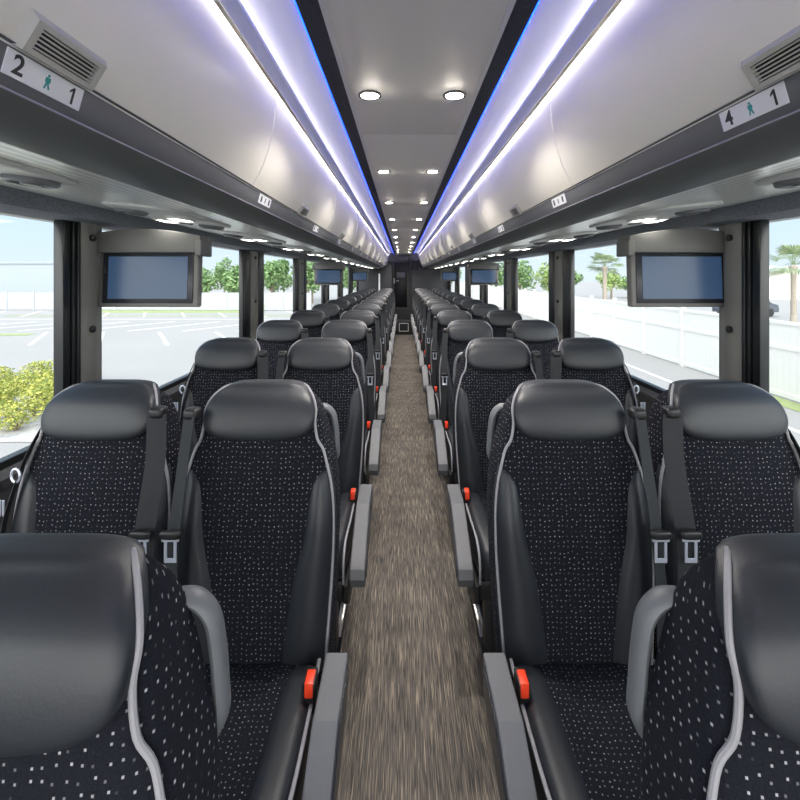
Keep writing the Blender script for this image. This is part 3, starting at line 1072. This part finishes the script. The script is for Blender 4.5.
def cushion_mesh():
    def fn(p):
        x, y, z = p
        dip = 0.012 * max(0, 1 - (x / .12) ** 2) * (1 if z > .40 else 0)
        return (x, y, z - dip + 0.03 * max(0, (-y - .2)) )
    return MB().superq((0, -.215, .400), (.178, .235, .068), 5, fn, 12, uvf=lambda v, ax: (v.x, v.y) if ax == 2 else ((v.x, v.z) if ax == 1 else (v.y, v.z))).mesh('cushion', M['fabric'], angle=3)


def cushion_bolster_mesh(s):
    def fn(p):
        x, y, z = p
        return (x, y, z + 0.03 * max(0, (-y - .2)))
    return MB().superq((s * .138, -.225, .400), (.042, .232, .078), 3.6, fn, 10).mesh('cushion_bolster', M['leather'], angle=3)


def cushion_piping_mesh(s):
    pts = [(s * .174, -.01, .462), (s * .177, -.12, .462), (s * .178, -.25, .466), (s * .177, -.38, .472), (s * .177, -.44, .452), (s * .177, -.462, .41), (s * .177, -.462, .36)]
    return MB().tube(smooth_path(pts, 4), 0.0042, 8).mesh('cushion_piping', M['piping'])


def ribbon(pts, w, across, t=0.002):
    """flat strap along points; `across` gives the width direction"""
    P = smooth_path(pts, 5)
    a = Vector(across).normalized()
    V, Fc = [], []
    for i, p in enumerate(P):
        d_ = (P[min(i + 1, len(P) - 1)] - P[max(i - 1, 0)]).normalized()
        b = (a - d_ * a.dot(d_)).normalized()
        nn = d_.cross(b)
        for (u, v) in ((-1, -1), (1, -1), (1, 1), (-1, 1)):
            V.append(p + b * (u * w / 2) + nn * (v * t / 2))
    for i in range(len(P) - 1):
        for k in range(4):
            Fc.append([i * 4 + k, i * 4 + (k + 1) % 4, i * 4 + 4 + (k + 1) % 4, i * 4 + 4 + k])
    Fc.append([3, 2, 1, 0])
    o = (len(P) - 1) * 4
    Fc.append([o, o + 1, o + 2, o + 3])
    return MB().add(V, Fc)


def belt_meshes(s, aisle):
    """strap, guide and tongue on the shoulder at side s"""
    if aisle:
        top, mid, low, bot = (s * .163, .030, 1.045), (s * .172, .015, .93), (s * .176, -.030, .73), (s * .186, -.030, .47)
    else:
        top, mid, low, bot = (s * .172, .040, 1.045), (s * .180, .020, .93), (s * .178, -.030, .73), (s * .184, -.030, .47)
    w = .040 if aisle else .046
    strap = ribbon([top, mid, low, bot], w, (s, .55, 0) if aisle else (s, .25, 0)).mesh('shoulder_belt', M['strap'], angle=0.5)
    g = MB().superq((top[0] - s * .002, top[1] + .012, top[2] + .004), (.019, .020, .014), 4, res=6)
    guide = g.mesh('belt_guide', M['black'], angle=3)
    # tongue: black grip and a steel plate with an eye
    tz = .768
    c = Vector((low[0] * .995, low[1] - .010, tz))
    hous = MB().superq((c.x, c.y, c.z + .016), (.026, .007, .010), 4, res=5).mesh('tongue_grip', M['black'], angle=3)
    mb = MB()
    for (x0, x1, z0, z1) in ((-.015, -.008, -.042, .004), (.008, .015, -.042, .004), (-.015, .015, -.050, -.039), (-.021, .021, .000, .010)):
        mb.box(c.x + x0, c.x + x1, c.y - .0015, c.y + .0015, c.z + z0, c.z + z1, bev=0.0008, seg=1)
    tong = mb.mesh('belt_tongue', M['chrome'], False)
    return strap, guide, hous, tong


def handle_mesh(s):
    pts = [(s * .140, .180, 1.026), (s * .160, .180, 1.024), (s * .178, .180, 1.004), (s * .185, .180, .965), (s * .188, .180, .925), (s * .189, .180, .895), (s * .180, .180, .872)]
    return MB().tube(smooth_path(pts, 5), 0.0125, 12, flat=(.015, .0090)).mesh('grab_handle', M['handle'])


def armrest_mesh(s):
    top = [(-.035, .50), (-.200, .50)]
    fr = [(-.40, .405), (-.425, .385), (-.435, .355), (-.425, .325), (-.405, .315)]
    bt = [(-.22, .375), (-.10, .405), (-.045, .42)]
    x0, x1 = s * .194, s * .247
    return MB().extrude_x(top + fr + bt, min(x0, x1), max(x0, x1), bev=0.004).mesh('armrest', M['arm'], angle=0.35)


def arm_panel_mesh(s):
    pr = [(-.05, .485), (-.19, .485), (-.385, .395), (-.405, .36), (-.39, .335), (-.22, .39), (-.055, .432)]
    x0, x1 = s * .246, s * .2505
    return MB().extrude_x(pr, min(x0, x1), max(x0, x1), bev=0.0015).mesh('armrest_panel', M['bezel'], angle=0.35)


def buckle_meshes(s):
    x = s * .172
    body = MB().box(x - .013, x + .013, -.128, -.080, .440, .508, bev=.004)
    btn = MB().box(x - .0095, x + .0095, -.130, -.092, .478, .512, bev=.003)
    stalk = MB().box(x - .006, x + .006, -.115, -.09, .37, .46, bev=.002)
    return body.mesh('buckle', M['black']), btn.mesh('buckle_button', M['orange']), stalk.mesh('buckle_stalk', M['black'])


def base_mesh():
    return MB().box(-.172, .172, -.41, .08, .262, .335, bev=.012).mesh('seat_frame', M['frame'])


def side_cover_mesh(s):
    pr = [(-.43, .33), (-.05, .33), (.06, .36), (.06, .24), (-.10, .21), (-.36, .22), (-.43, .27)]
    x0, x1 = s * .173, s * .188
    return MB().extrude_x(pr, min(x0, x1), max(x0, x1), bev=.003).mesh('side_cover', M['frame'], angle=.4)


def leg_mesh(s, y):
    mb = MB().box(s * .115 - .02, s * .115 + .02, y - .03, y + .03, .012, .27, bev=.006)
    mb.box(s * .115 - .032, s * .115 + .032, y - .05, y + .05, 0.0, .014, bev=.003)
    return mb.mesh('leg', M['frame'])


def strap_meshes(s):
    """narrow strap with a metal ring on the window shoulder"""
    st = ribbon([(s * .150, .10, 1.02), (s * .168, .07, .96), (s * .182, .045, .89), (s * .200, .015, .75), (s * .202, .0, .50)], .026, (s * .3, 1, 0)).mesh('side_strap', M['strap'], angle=.5)
    pts = [(s * .184 + .011 * math.cos(a * PI / 6), .036, .892 + .017 * math.sin(a * PI / 6)) for a in range(13)]
    rg = MB().tube(pts, .0035, 6, cap=False).mesh('strap_ring', M['chrome'])
    tt = MB()
    for i in range(3):
        tt.box(s * .203 - .011 + .008 * i, s * .203 - .006 + .008 * i, .012, .016, .80, .84, bev=.0008, seg=1)
    return st, rg, tt.mesh('strap_clip', M['chrome'], False)


ME = {'backrest': backrest_mesh(), 'headrest': headrest_mesh(), 'cushion': cushion_mesh(), 'seat_frame': base_mesh()}
for s in (-1, 1):
    ME['bolster', s] = bolster_mesh(s)
    ME['piping', s] = piping_mesh(s)
    ME['cb', s] = cushion_bolster_mesh(s)
    ME['cp', s] = cushion_piping_mesh(s)
    ME['belt_a', s] = belt_meshes(s, True)
    ME['belt_w', s] = belt_meshes(s, False)
    ME['handle', s] = handle_mesh(s)
    ME['arm', s] = armrest_mesh(s)
    ME['armp', s] = arm_panel_mesh(s)
    ME['buckle', s] = buckle_meshes(s)
    ME['cover', s] = side_cover_mesh(s)
    ME['leg', s, 0] = leg_mesh(s, -.30)
    ME['leg', s, 1] = leg_mesh(s, .0)
    ME['strap', s] = strap_meshes(s)


def seat(x, y, side, place, row):
    """one seat; side -1/+1 of the aisle, place 'aisle' or 'window'"""
    root = ob('coach_seat', None, loc=(x, y, 0))
    inn = -side                      # direction towards the aisle
    br = ob('backrest', ME['backrest'], root)
    ob('headrest', ME['headrest'], root)
    for q in (-1, 1):
        ob('side_bolster', ME['bolster', q], root)
        ob('piping', ME['piping', q], root)
    cu = ob('seat_cushion', ME['cushion'], root)
    for q in (-1, 1):
        ob('cushion_bolster', ME['cb', q], root)
        ob('cushion_piping', ME['cp', q], root)
    ob('seat_frame', ME['seat_frame'], root)
    for q in (-1, 1):
        for j in (0, 1):
            ob('leg', ME['leg', q, j], root)
    if place == 'aisle':
        bs = side if row < 3 else inn
        bl = ME['belt_a', bs]
        ob('armrest', ME['arm', inn], root)
        ob('armrest_panel', ME['armp', inn], root)
        ob('side_cover', ME['cover', inn], root)
        bu = ME['buckle', inn]
        b_ = ob('buckle', bu[0], root)
        ob('button', bu[1], b_)['label'] = 'orange release button'
        ob('buckle_stalk', bu[2], root)
        if row < 3:
            ob('grab_handle', ME['handle', inn], root)
    else:
        bl = ME['belt_w', inn]
        st = ME['strap', side]
        s_ = ob('side_strap', st[0], root)
        ob('ring', st[1], s_)
        ob('clip', st[2], s_)
    b_ = ob('shoulder_belt', bl[0], root)
    ob('belt_tongue', bl[3], b_)
    ob('tongue_grip', bl[2], b_)
    ob('belt_guide', bl[1], root)
    seen = 'grey grab handle' if (place == 'aisle' and row < 3) else None
    if place == 'aisle':
        lb = 'black coach seat beside the aisle on the %s, %s row from the camera' % (SIDE[side], ORD[row])
    else:
        lb = 'black coach seat beside the %s windows, %s row from the camera' % (SIDE[side], ORD[row])
    tag(root, lb, 'seat', 'coach seats')
    return root


ROWY = [0.345, 1.11] + [1.11 + 0.87 * k for k in range(1, 12)]
for r, y in enumerate(ROWY):
    for s in (-1, 1):
        seat(s * (0.431 if r == 0 else 0.408), y, s, 'aisle', r)
        if r > 0:
            seat(s * 0.832, y, s, 'window', r)

# ------------------------------------------------------------------ rear end
struct('wall_rear', MB().box(-1.24, 1.24, Y1, Y1 + 0.06, -0.1, 2.2).mesh('rear', M['bulk'], False))
struct('trim_header', MB().box(-0.46, 0.46, Y1 - 0.05, Y1, Z(0.40), Z(0.60), bev=0.01).mesh('header', M['pillar']))
# steps up to the rear door
struct('floor_step_1', MB().box(-AIS, AIS, 11.25, 11.70, -0.07, 0.27, bev=.01).mesh('step', M['carpet_dark']))
struct('floor_step_2', MB().box(-AIS, AIS, 11.70, Y1, -0.07, 0.56, bev=.01).mesh('step', M['carpet_dark']))
hatch = ob('floor_hatch', None, loc=(0, 11.245, .12))
tag(hatch, 'dark access hatch with a pale frame on the step before the rear door', 'hatch')
mb = MB()
for (x0, x1, z0, z1) in ((-.12, .12, .09, .105), (-.12, .12, -.105, -.09), (-.12, -.105, -.105, .105), (.105, .12, -.105, .105)):
    mb.box(x0, x1, -.012, .006, z0, z1)
ob('hatch_frame', mb.mesh('hatch_frame', M['trim'], False), hatch)
ob('hatch_panel', MB().box(-.106, .106, -.006, .005, -.091, .091).mesh('hatch_panel', M['carpet_dark'], False), hatch)
dr = struct('door_1', MB().box(-0.255, 0.095, Y1 - 0.045, Y1 - 0.005, 0.56, Z(0.36), bev=.006).mesh('door', M['door']))
mb = MB()
for (x0, x1, z0, z1) in ((-.285, -.255, .56, Z(.39)), (.095, .125, .56, Z(.39)), (-.285, .125, Z(.36), Z(.39))):
    mb.box(x0, x1, Y1 - 0.055, Y1, z0, z1, bev=.004)
struct('trim_door_frame', mb.mesh('door_frame', M['pillar']))
ob('door_handle', MB().box(-.20, -.13, Y1 - .075, Y1 - .04, Z(-.15), Z(-.115), bev=.008).mesh('door_handle', M['white']), dr)
ob('lock_plate', MB().box(-.278, -.235, Y1 - .075, Y1 - .04, Z(-.20), Z(-.06), bev=.006).mesh('lock', M['white']), dr)
sg = ob('door_sign', MB().box(-.115, .115, -.004, .004, -.07, .07, bev=.003).mesh('door_sign', M['inkgrey']), loc=(-.075, Y1 - .052, Z(0.03)))
sg.data.materials[0] = mat('pale_sign', (.30, .30, .32), .6)
tag(sg, 'pale rectangular sign on the black door at the rear of the aisle', 'sign')
dp = ob('sign_display', None, loc=(0.0, Y1 - .055, Z(0.47)))
ob('display_case', MB().box(-.12, .12, -.01, .01, -.045, .045, bev=.004).mesh('display', mat('pale_display', (.30, .30, .31), .5)), dp)
for x in (-.06, 0, .06):
    ob('mark', MB().box(x - .016, x + .016, -.013, -.009, -.025, .025).mesh('mark', M['inkgrey'], False), dp)
tag(dp, 'small grey display panel over the black rear door', 'display')
# left: toilet compartment wall; right: dark bulkhead with a shelf box above
struct('wall_partition_left', MB().box(-1.15, -0.30, 11.45, Y1, 0.0, Z(0.26), bev=.01).mesh('partition', M['bulk_dark']))
struct('trim_partition_post', MB().box(-0.64, -0.60, 11.42, 11.46, 0.0, Z(0.06), bev=.004).mesh('post', M['trim']))
struct('wall_partition_right', MB().box(0.20, 1.15, 11.75, Y1, 0.0, Z(0.02), bev=.01).mesh('partition', M['bulk_dark']))
bx = ob('storage_box', None, loc=(0.30, Y1 - .12, Z(.14)))
ob('box_body', MB().box(-.12, .12, -.11, .11, -.02, .30, bev=.01).mesh('box_body', M['bulk']), bx)
ob('box_door', MB().box(-.10, .10, -.118, -.108, 0.01, .27, bev=.003).mesh('box_door', M['bulk_dark']), bx)
tag(bx, 'grey wall box right of the rear door above the dark bulkhead', 'box')

# ------------------------------------------------------------------ outside
GZ = -1.60
struct('ground', MB().box(-160, 160, -60, 240, GZ - .2, GZ).mesh('ground', M['asphalt'], False))
mb = MB()


def stripe(xa, ya, xb, yb_, w=0.12):
    d_ = Vector((xb - xa, yb_ - ya, 0)); nn = Vector((-d_.y, d_.x, 0)).normalized() * w / 2
    a, b = Vector((xa, ya, GZ + .006)), Vector((xb, yb_, GZ + .006))
    mb.add([a - nn, b - nn, b + nn, a + nn], [[0, 1, 2, 3]])


for i in range(12):
    x = -40 + 3.0 * i
    stripe(x, 38.5, x + 3.0, 33.0, .16)
    stripe(x + 4.0, 29.5, x + 1.0, 24.5, .16)
    stripe(x, 24.0, x + 2.8, 19.5, .16)
stripe(-46, 31.2, -4, 31.2, .14)
stripe(7.6, 4, 7.4, 60, .12)
struct('ground_markings', mb.mesh('markings', M['paint'], False))
mb = MB()
mb.add([(x, y, GZ + .012) for x, y in ((-6.2, 8.1), (-6.6, 9.5), (-7.6, 12.9), (-15, 13.2), (-15, 8.1))], [[0, 1, 2, 3, 4]])
struct('ground_gravel_bed', mb.mesh('gravel', M['gravel'], False))
mb = MB()
for (x0, x1, y0, y1) in ((-34, -19, 22.6, 23.4), (-30, -6, 33.6, 34.2), (-28, -12, 36.6, 39.4), (8.7, 9.25, 3, 12)):
    mb.add([(x0, y0, GZ + .01), (x1, y0, GZ + .01), (x1, y1, GZ + .01), (x0, y1, GZ + .01)], [[0, 1, 2, 3]])
struct('ground_grass_strips', mb.mesh('grass', M['grass'], False))


def leaf_cloud(centers, nleaf, size, m, name, flat=0.6):
    """leaves scattered in the outer part of ellipsoids"""
    V, Fc = [], []
    for _ in range(nleaf):
        c, r = rnd.choice(centers)
        v = Vector((rnd.gauss(0, 1), rnd.gauss(0, 1), rnd.gauss(0, 1))).normalized()
        k = 0.62 + 0.38 * rnd.random() ** 0.6
        p = Vector((c[0] + v.x * r[0] * k, c[1] + v.y * r[1] * k, c[2] + v.z * r[2] * k))
        a = Vector((rnd.gauss(0, 1), rnd.gauss(0, 1), rnd.gauss(0, flat))).normalized()
        b = a.cross(v + Vector((rnd.gauss(0, .5), rnd.gauss(0, .5), rnd.gauss(0, .5)))).normalized()
        L = size * rnd.uniform(.6, 1.3)
        w = L * .42
        o = len(V)
        V += [p - a * L * .5, p + b * w * .5 + a * L * .02, p + a * L * .5, p - b * w * .5 + a * L * .02]
        Fc.append([o, o + 1, o + 2, o + 3])
    return MB().add(V, Fc).mesh(name, m, False)


SHR = [(-7.5, 8.7), (-8.4, 8.8), (-9.3, 9.0), (-7.9, 9.6), (-8.8, 9.75), (-9.7, 9.9), (-8.4, 10.5), (-9.3, 10.6), (-10.2, 10.8), (-8.8, 11.4), (-9.7, 11.5), (-10.6, 11.7), (-9.1, 12.5), (-10.1, 12.6)]
for i, (x, y) in enumerate(SHR):
    root = ob('shrub', None, loc=(x, y, GZ))
    hgt = rnd.uniform(.55, .75)
    cs = [((rnd.uniform(-.17, .17), rnd.uniform(-.17, .17), hgt * rnd.uniform(.45, .65)), (rnd.uniform(.28, .36), rnd.uniform(.28, .36), hgt * .42)) for _ in range(4)]
    ob('foliage', leaf_cloud(cs, 1100, .075, M['leaf_shrub'], 'shrub_leaves'), root)
    st = MB()
    for q in range(4):
        t = q * PI / 2 + .4
        st.tube([(0, 0, 0), (.1 * math.cos(t), .1 * math.sin(t), hgt * .3), (.2 * math.cos(t), .2 * math.sin(t), hgt * .6)], [.018, .013, .006], 6)
    ob('stem', st.mesh('shrub_stem', M['bark']), root)
    tag(root, 'yellow green leafy shrub in the gravel bed outside the left front window', 'shrub', 'shrubs in the gravel bed')


def fence(name, pts, hgt, m, lb, rail=None):
    """panel fence through ground points; posts with caps every ~2.4 m"""
    root = ob(name, None, loc=(pts[0][0], pts[0][1], GZ))
    tag(root, lb, 'fence')
    o0 = Vector((pts[0][0], pts[0][1], 0))
    A = Vector((pts[0][0], pts[0][1], 0)) - o0
    B = Vector((pts[1][0], pts[1][1], 0)) - o0
    L = (B - A).length
    n = int(L / 2.4)
    d_ = (B - A) / n
    u = d_.normalized()
    nn = Vector((-u.y, u.x, 0))
    pm = MB().box(-.065, .065, -.065, .065, 0, hgt + .08, bev=.008)
    pm.add([(-.085, -.085, hgt + .08), (.085, -.085, hgt + .08), (.085, .085, hgt + .08), (-.085, .085, hgt + .08), (0, 0, hgt + .16)], [[0, 1, 2, 3], [0, 1, 4], [1, 2, 4], [2, 3, 4], [3, 0, 4]])
    pm = pm.mesh('post', m, False)
    ln = d_.length - .13
    pa = MB()
    for j in range(12):
        x0 = -ln / 2 + ln * j / 12
        pa.box(x0 + .002, x0 + ln / 12 - .002, -.012, .012, .06, hgt - .03)
    pa.box(-ln / 2, ln / 2, -.03, .03, .04, .16, bev=.005)
    pa.box(-ln / 2, ln / 2, -.03, .03, hgt - .09, hgt, bev=.005)
    if rail:
        pa.box(-ln / 2, ln / 2, -.03, .03, rail - .05, rail + .05, bev=.005)
    pa = pa.mesh('panel', m, False)
    ang = math.atan2(u.y, u.x)
    for i in range(n + 1):
        p = A + d_ * i
        ob('post', pm, root, (p.x, p.y, 0), (0, 0, ang))
        if i < n:
            q = p + d_ / 2
            ob('panel', pa, root, (q.x, q.y, 0), (0, 0, ang))
    return root


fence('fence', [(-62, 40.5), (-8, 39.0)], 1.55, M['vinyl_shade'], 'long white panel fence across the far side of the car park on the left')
fence('fence', [(9.3, 3.0), (9.3, 75)], 1.9, M['vinyl'], 'tall white panel fence running close along the right side of the coach', rail=1.25)


def tree(x, y, hgt, wid, m, lb, nleaf=1100, size=.42, z0=None):
    root = ob('tree', None, loc=(x, y, GZ))
    cs = []
    for _ in range(9):
        t = rnd.uniform(0, 2 * PI)
        rr = rnd.uniform(.1, .6) * wid
        cs.append(((rr * math.cos(t), rr * math.sin(t), hgt * rnd.uniform(.42, .80)), (wid * rnd.uniform(.34, .5), wid * rnd.uniform(.34, .5), hgt * rnd.uniform(.15, .22))))
    ob('crown', leaf_cloud(cs, nleaf, size, m, 'crown'), root)
    tb = MB().tube([(0, 0, 0), (.05, 0, hgt * .3), (0, .05, hgt * .62)], [.16, .12, .05], 8)
    for q in range(4):
        t = q * PI / 2 + .7
        tb.tube([(0, 0, hgt * .3), (wid * .35 * math.cos(t), wid * .35 * math.sin(t), hgt * .6)], [.07, .03], 6)
    ob('trunk', tb.mesh('trunk', M['bark']), root)
    tag(root, lb, 'tree', 'trees beyond the fences')


for i, (x, y, h, w) in enumerate([(-19.4, 43, 4.4, 1.6), (-18.4, 44, 4.2, 1.6), (-15.7, 43.5, 4.2, 1.5), (-14.4, 44, 4.6, 1.7), (-12.6, 43.2, 4.8, 1.6), (-10.0, 44, 5.0, 1.7), (-9.2, 43, 4.7, 1.6), (-5.8, 44, 4.6, 1.7)]):
    tree(x, y + 5.5 * (i % 2), h * (1 + .1 * (i % 2)), w * 1.15, M['leaf_tree'], 'broad green tree behind the far white fence, %s from left' % ORD[i])
for i, (x, h) in enumerate([(-25.8, 5.2), (-22.2, 5.4), (-18.6, 5.0), (-14.9, 5.5), (-11.3, 5.6), (-7.6, 5.4)]):
    tree(x, 56, h, 1.6, M['leaf_tree'], 'tall green tree of the rear row behind the far white fence, %s from left' % ORD[i], 1500)
for i, (x, y, h, w) in enumerate([(13.0, 50, 4.9, 1.9), (16.4, 50, 4.8, 2.0), (12.4, 58.5, 5.2, 2.0), (19.0, 57, 4.2, 1.9), (23.4, 63, 3.8, 2.0), (27.8, 60, 3.9, 1.9), (31.2, 62, 3.8, 2.4), (6.2, 60, 4.6, 2.0)]):
    tree(x, y, h, w, M['leaf_pale'] if i in (1, 5) else M['leaf_tree'], 'green tree beyond the right hand fence, %s of the row' % ORD[i])


def palm(x, y, hgt, lb, nf=26, fl=1.35):
    root = ob('palm_tree', None, loc=(x, y, GZ))
    tr = MB()
    ring = [(.20, 0), (.17, .5)]
    zz = .5
    while zz < hgt - .35:
        ring += [(.165, zz), (.15, zz + .13)]
        zz += .16
    ring += [(.21, hgt - .3), (.24, hgt - .1), (.10, hgt + .05)]
    tr.lathe((0, 0, 0), (0, 0, 1), ring, 12)
    ob('trunk', tr.mesh('palm_trunk', M['palm_bark']), root)
    V, Fc = [], []
    for i in range(nf):
        az = 2 * PI * i / nf * 2.618
        el = math.radians(rnd.uniform(-35, 75))
        dr_ = Vector((math.cos(az) * math.cos(el), math.sin(az) * math.cos(el), math.sin(el)))
        side = Vector((-math.sin(az), math.cos(az), 0))
        base = Vector((0, 0, hgt))
        stem_end = base + dr_ * fl * .55
        o = len(V)
        V += [base - side * .02, base + side * .02, stem_end + side * .015, stem_end - side * .015]
        Fc.append([o, o + 1, o + 2, o + 3])
        upv = side.cross(dr_)
        for j in range(15):       # fan of drooping leaflets
            a = math.radians(-85 + 170 * j / 14)
            d2 = (dr_ * math.cos(a) + side * math.sin(a)).normalized()
            L = fl * .62 * (0.75 + .25 * math.cos(a))
            mid = stem_end + d2 * L * .6
            tip = stem_end + d2 * L + Vector((0, 0, -.22 * L))
            ww = d2.cross(upv).normalized() * .035
            o = len(V)
            V += [stem_end - ww * .4, mid - ww, tip, mid + ww]
            Fc.append([o, o + 1, o + 2, o + 3])
    ob('fronds', MB().add(V, Fc).mesh('fronds', M['leaf_palm'], False), root)
    tag(root, lb, 'palm tree')


palm(15.7, 35, 3.75, 'fan palm standing behind the right fence, seen left of the monitor')
palm(24.3, 28, 3.65, 'fan palm seen through the right front window by the frame edge', fl=1.5)

wh = ob('warehouse', None, loc=(-62, 66, GZ))
mb = MB().box(-24, 16, 0, 20, 0, 4.9)
ob('cladding', mb.mesh('cladding', M['warehouse'], False), wh)
ob('roof_edge', MB().box(-24.2, 16.2, -.2, 20.2, 4.8, 5.1).mesh('roof_edge', M['warehouse'], False), wh)
tag(wh, 'long low pale blue building beyond the car park fence', 'building')
wb_ = ob('white_building', None, loc=(48, 58, GZ))
ob('walls', MB().box(-6, 8, 0, 12, 0, 3.6).mesh('walls', M['vinyl'], False), wb_)
ob('roof', MB().add([(-6.6, -.6, 3.6), (8.6, -.6, 3.6), (8.6, 12.6, 3.6), (-6.6, 12.6, 3.6), (-6.6, 6, 4.5), (8.6, 6, 4.5)], [[0, 1, 5, 4], [2, 3, 4, 5], [0, 4, 3], [1, 2, 5], [0, 3, 2, 1]]).mesh('gable', M['shell'], False), wb_)
tag(wb_, 'white low building far beyond the right fence by the second palm', 'building')


def car(x, y, rz, lb):
    root = ob('car', None, loc=(x, y, GZ), rot=(0, 0, rz))
    body = [(-2.15, .35), (-2.2, .62), (-2.05, .82), (-1.2, .95), (1.5, .98), (2.1, .85), (2.2, .55), (2.12, .32)]
    cab = [(-1.15, .92), (-.55, 1.40), (.75, 1.46), (1.6, .98)]

    def ex(pr, w0, w1):
        n = len(pr)
        V = [(p[0], -w0 if p[1] < 1.1 else -w1, p[1]) for p in pr] + [(p[0], w0 if p[1] < 1.1 else w1, p[1]) for p in pr]
        return MB().add(V, [list(range(n)), [n + i for i in range(n)][::-1]] + [[i, n + i, n + (i + 1) % n, (i + 1) % n] for i in range(n)])
    ob('body', ex(body, .88, .88).mesh('car_body', M['car'], angle=.5), root)
    ob('cabin', ex(cab, .80, .64).mesh('car_cabin', M['bezel'], angle=.5), root)
    for (wx, wy) in ((-1.35, -.8), (1.35, -.8), (-1.35, .8), (1.35, .8)):
        ob('wheel', MB().lathe((wx, wy - .1, .33), (0, 1, 0), [(0, 0), (.2, 0), (.33, .03), (.33, .19), (.2, .22), (0, .22)], 18).mesh('wheel', M['tyre']), root)
    tag(root, lb, 'car')


car(25.5, 33.5, .3, 'dark parked car beyond the right fence, in the front window')

# small bush by the far fence
root = ob('shrub', None, loc=(-11.9, 37.0, GZ))
ob('foliage', leaf_cloud([((0, 0, .35), (.4, .4, .35)), ((.2, .1, .5), (.3, .3, .25))], 350, .16, M['leaf_shrub'], 'bush'), root)
ob('stem', MB().tube([(0, 0, 0), (0, 0, .4)], .04, 6).mesh('bush_stem', M['bark']), root)
tag(root, 'small yellow green bush standing alone before the far white fence', 'shrub')
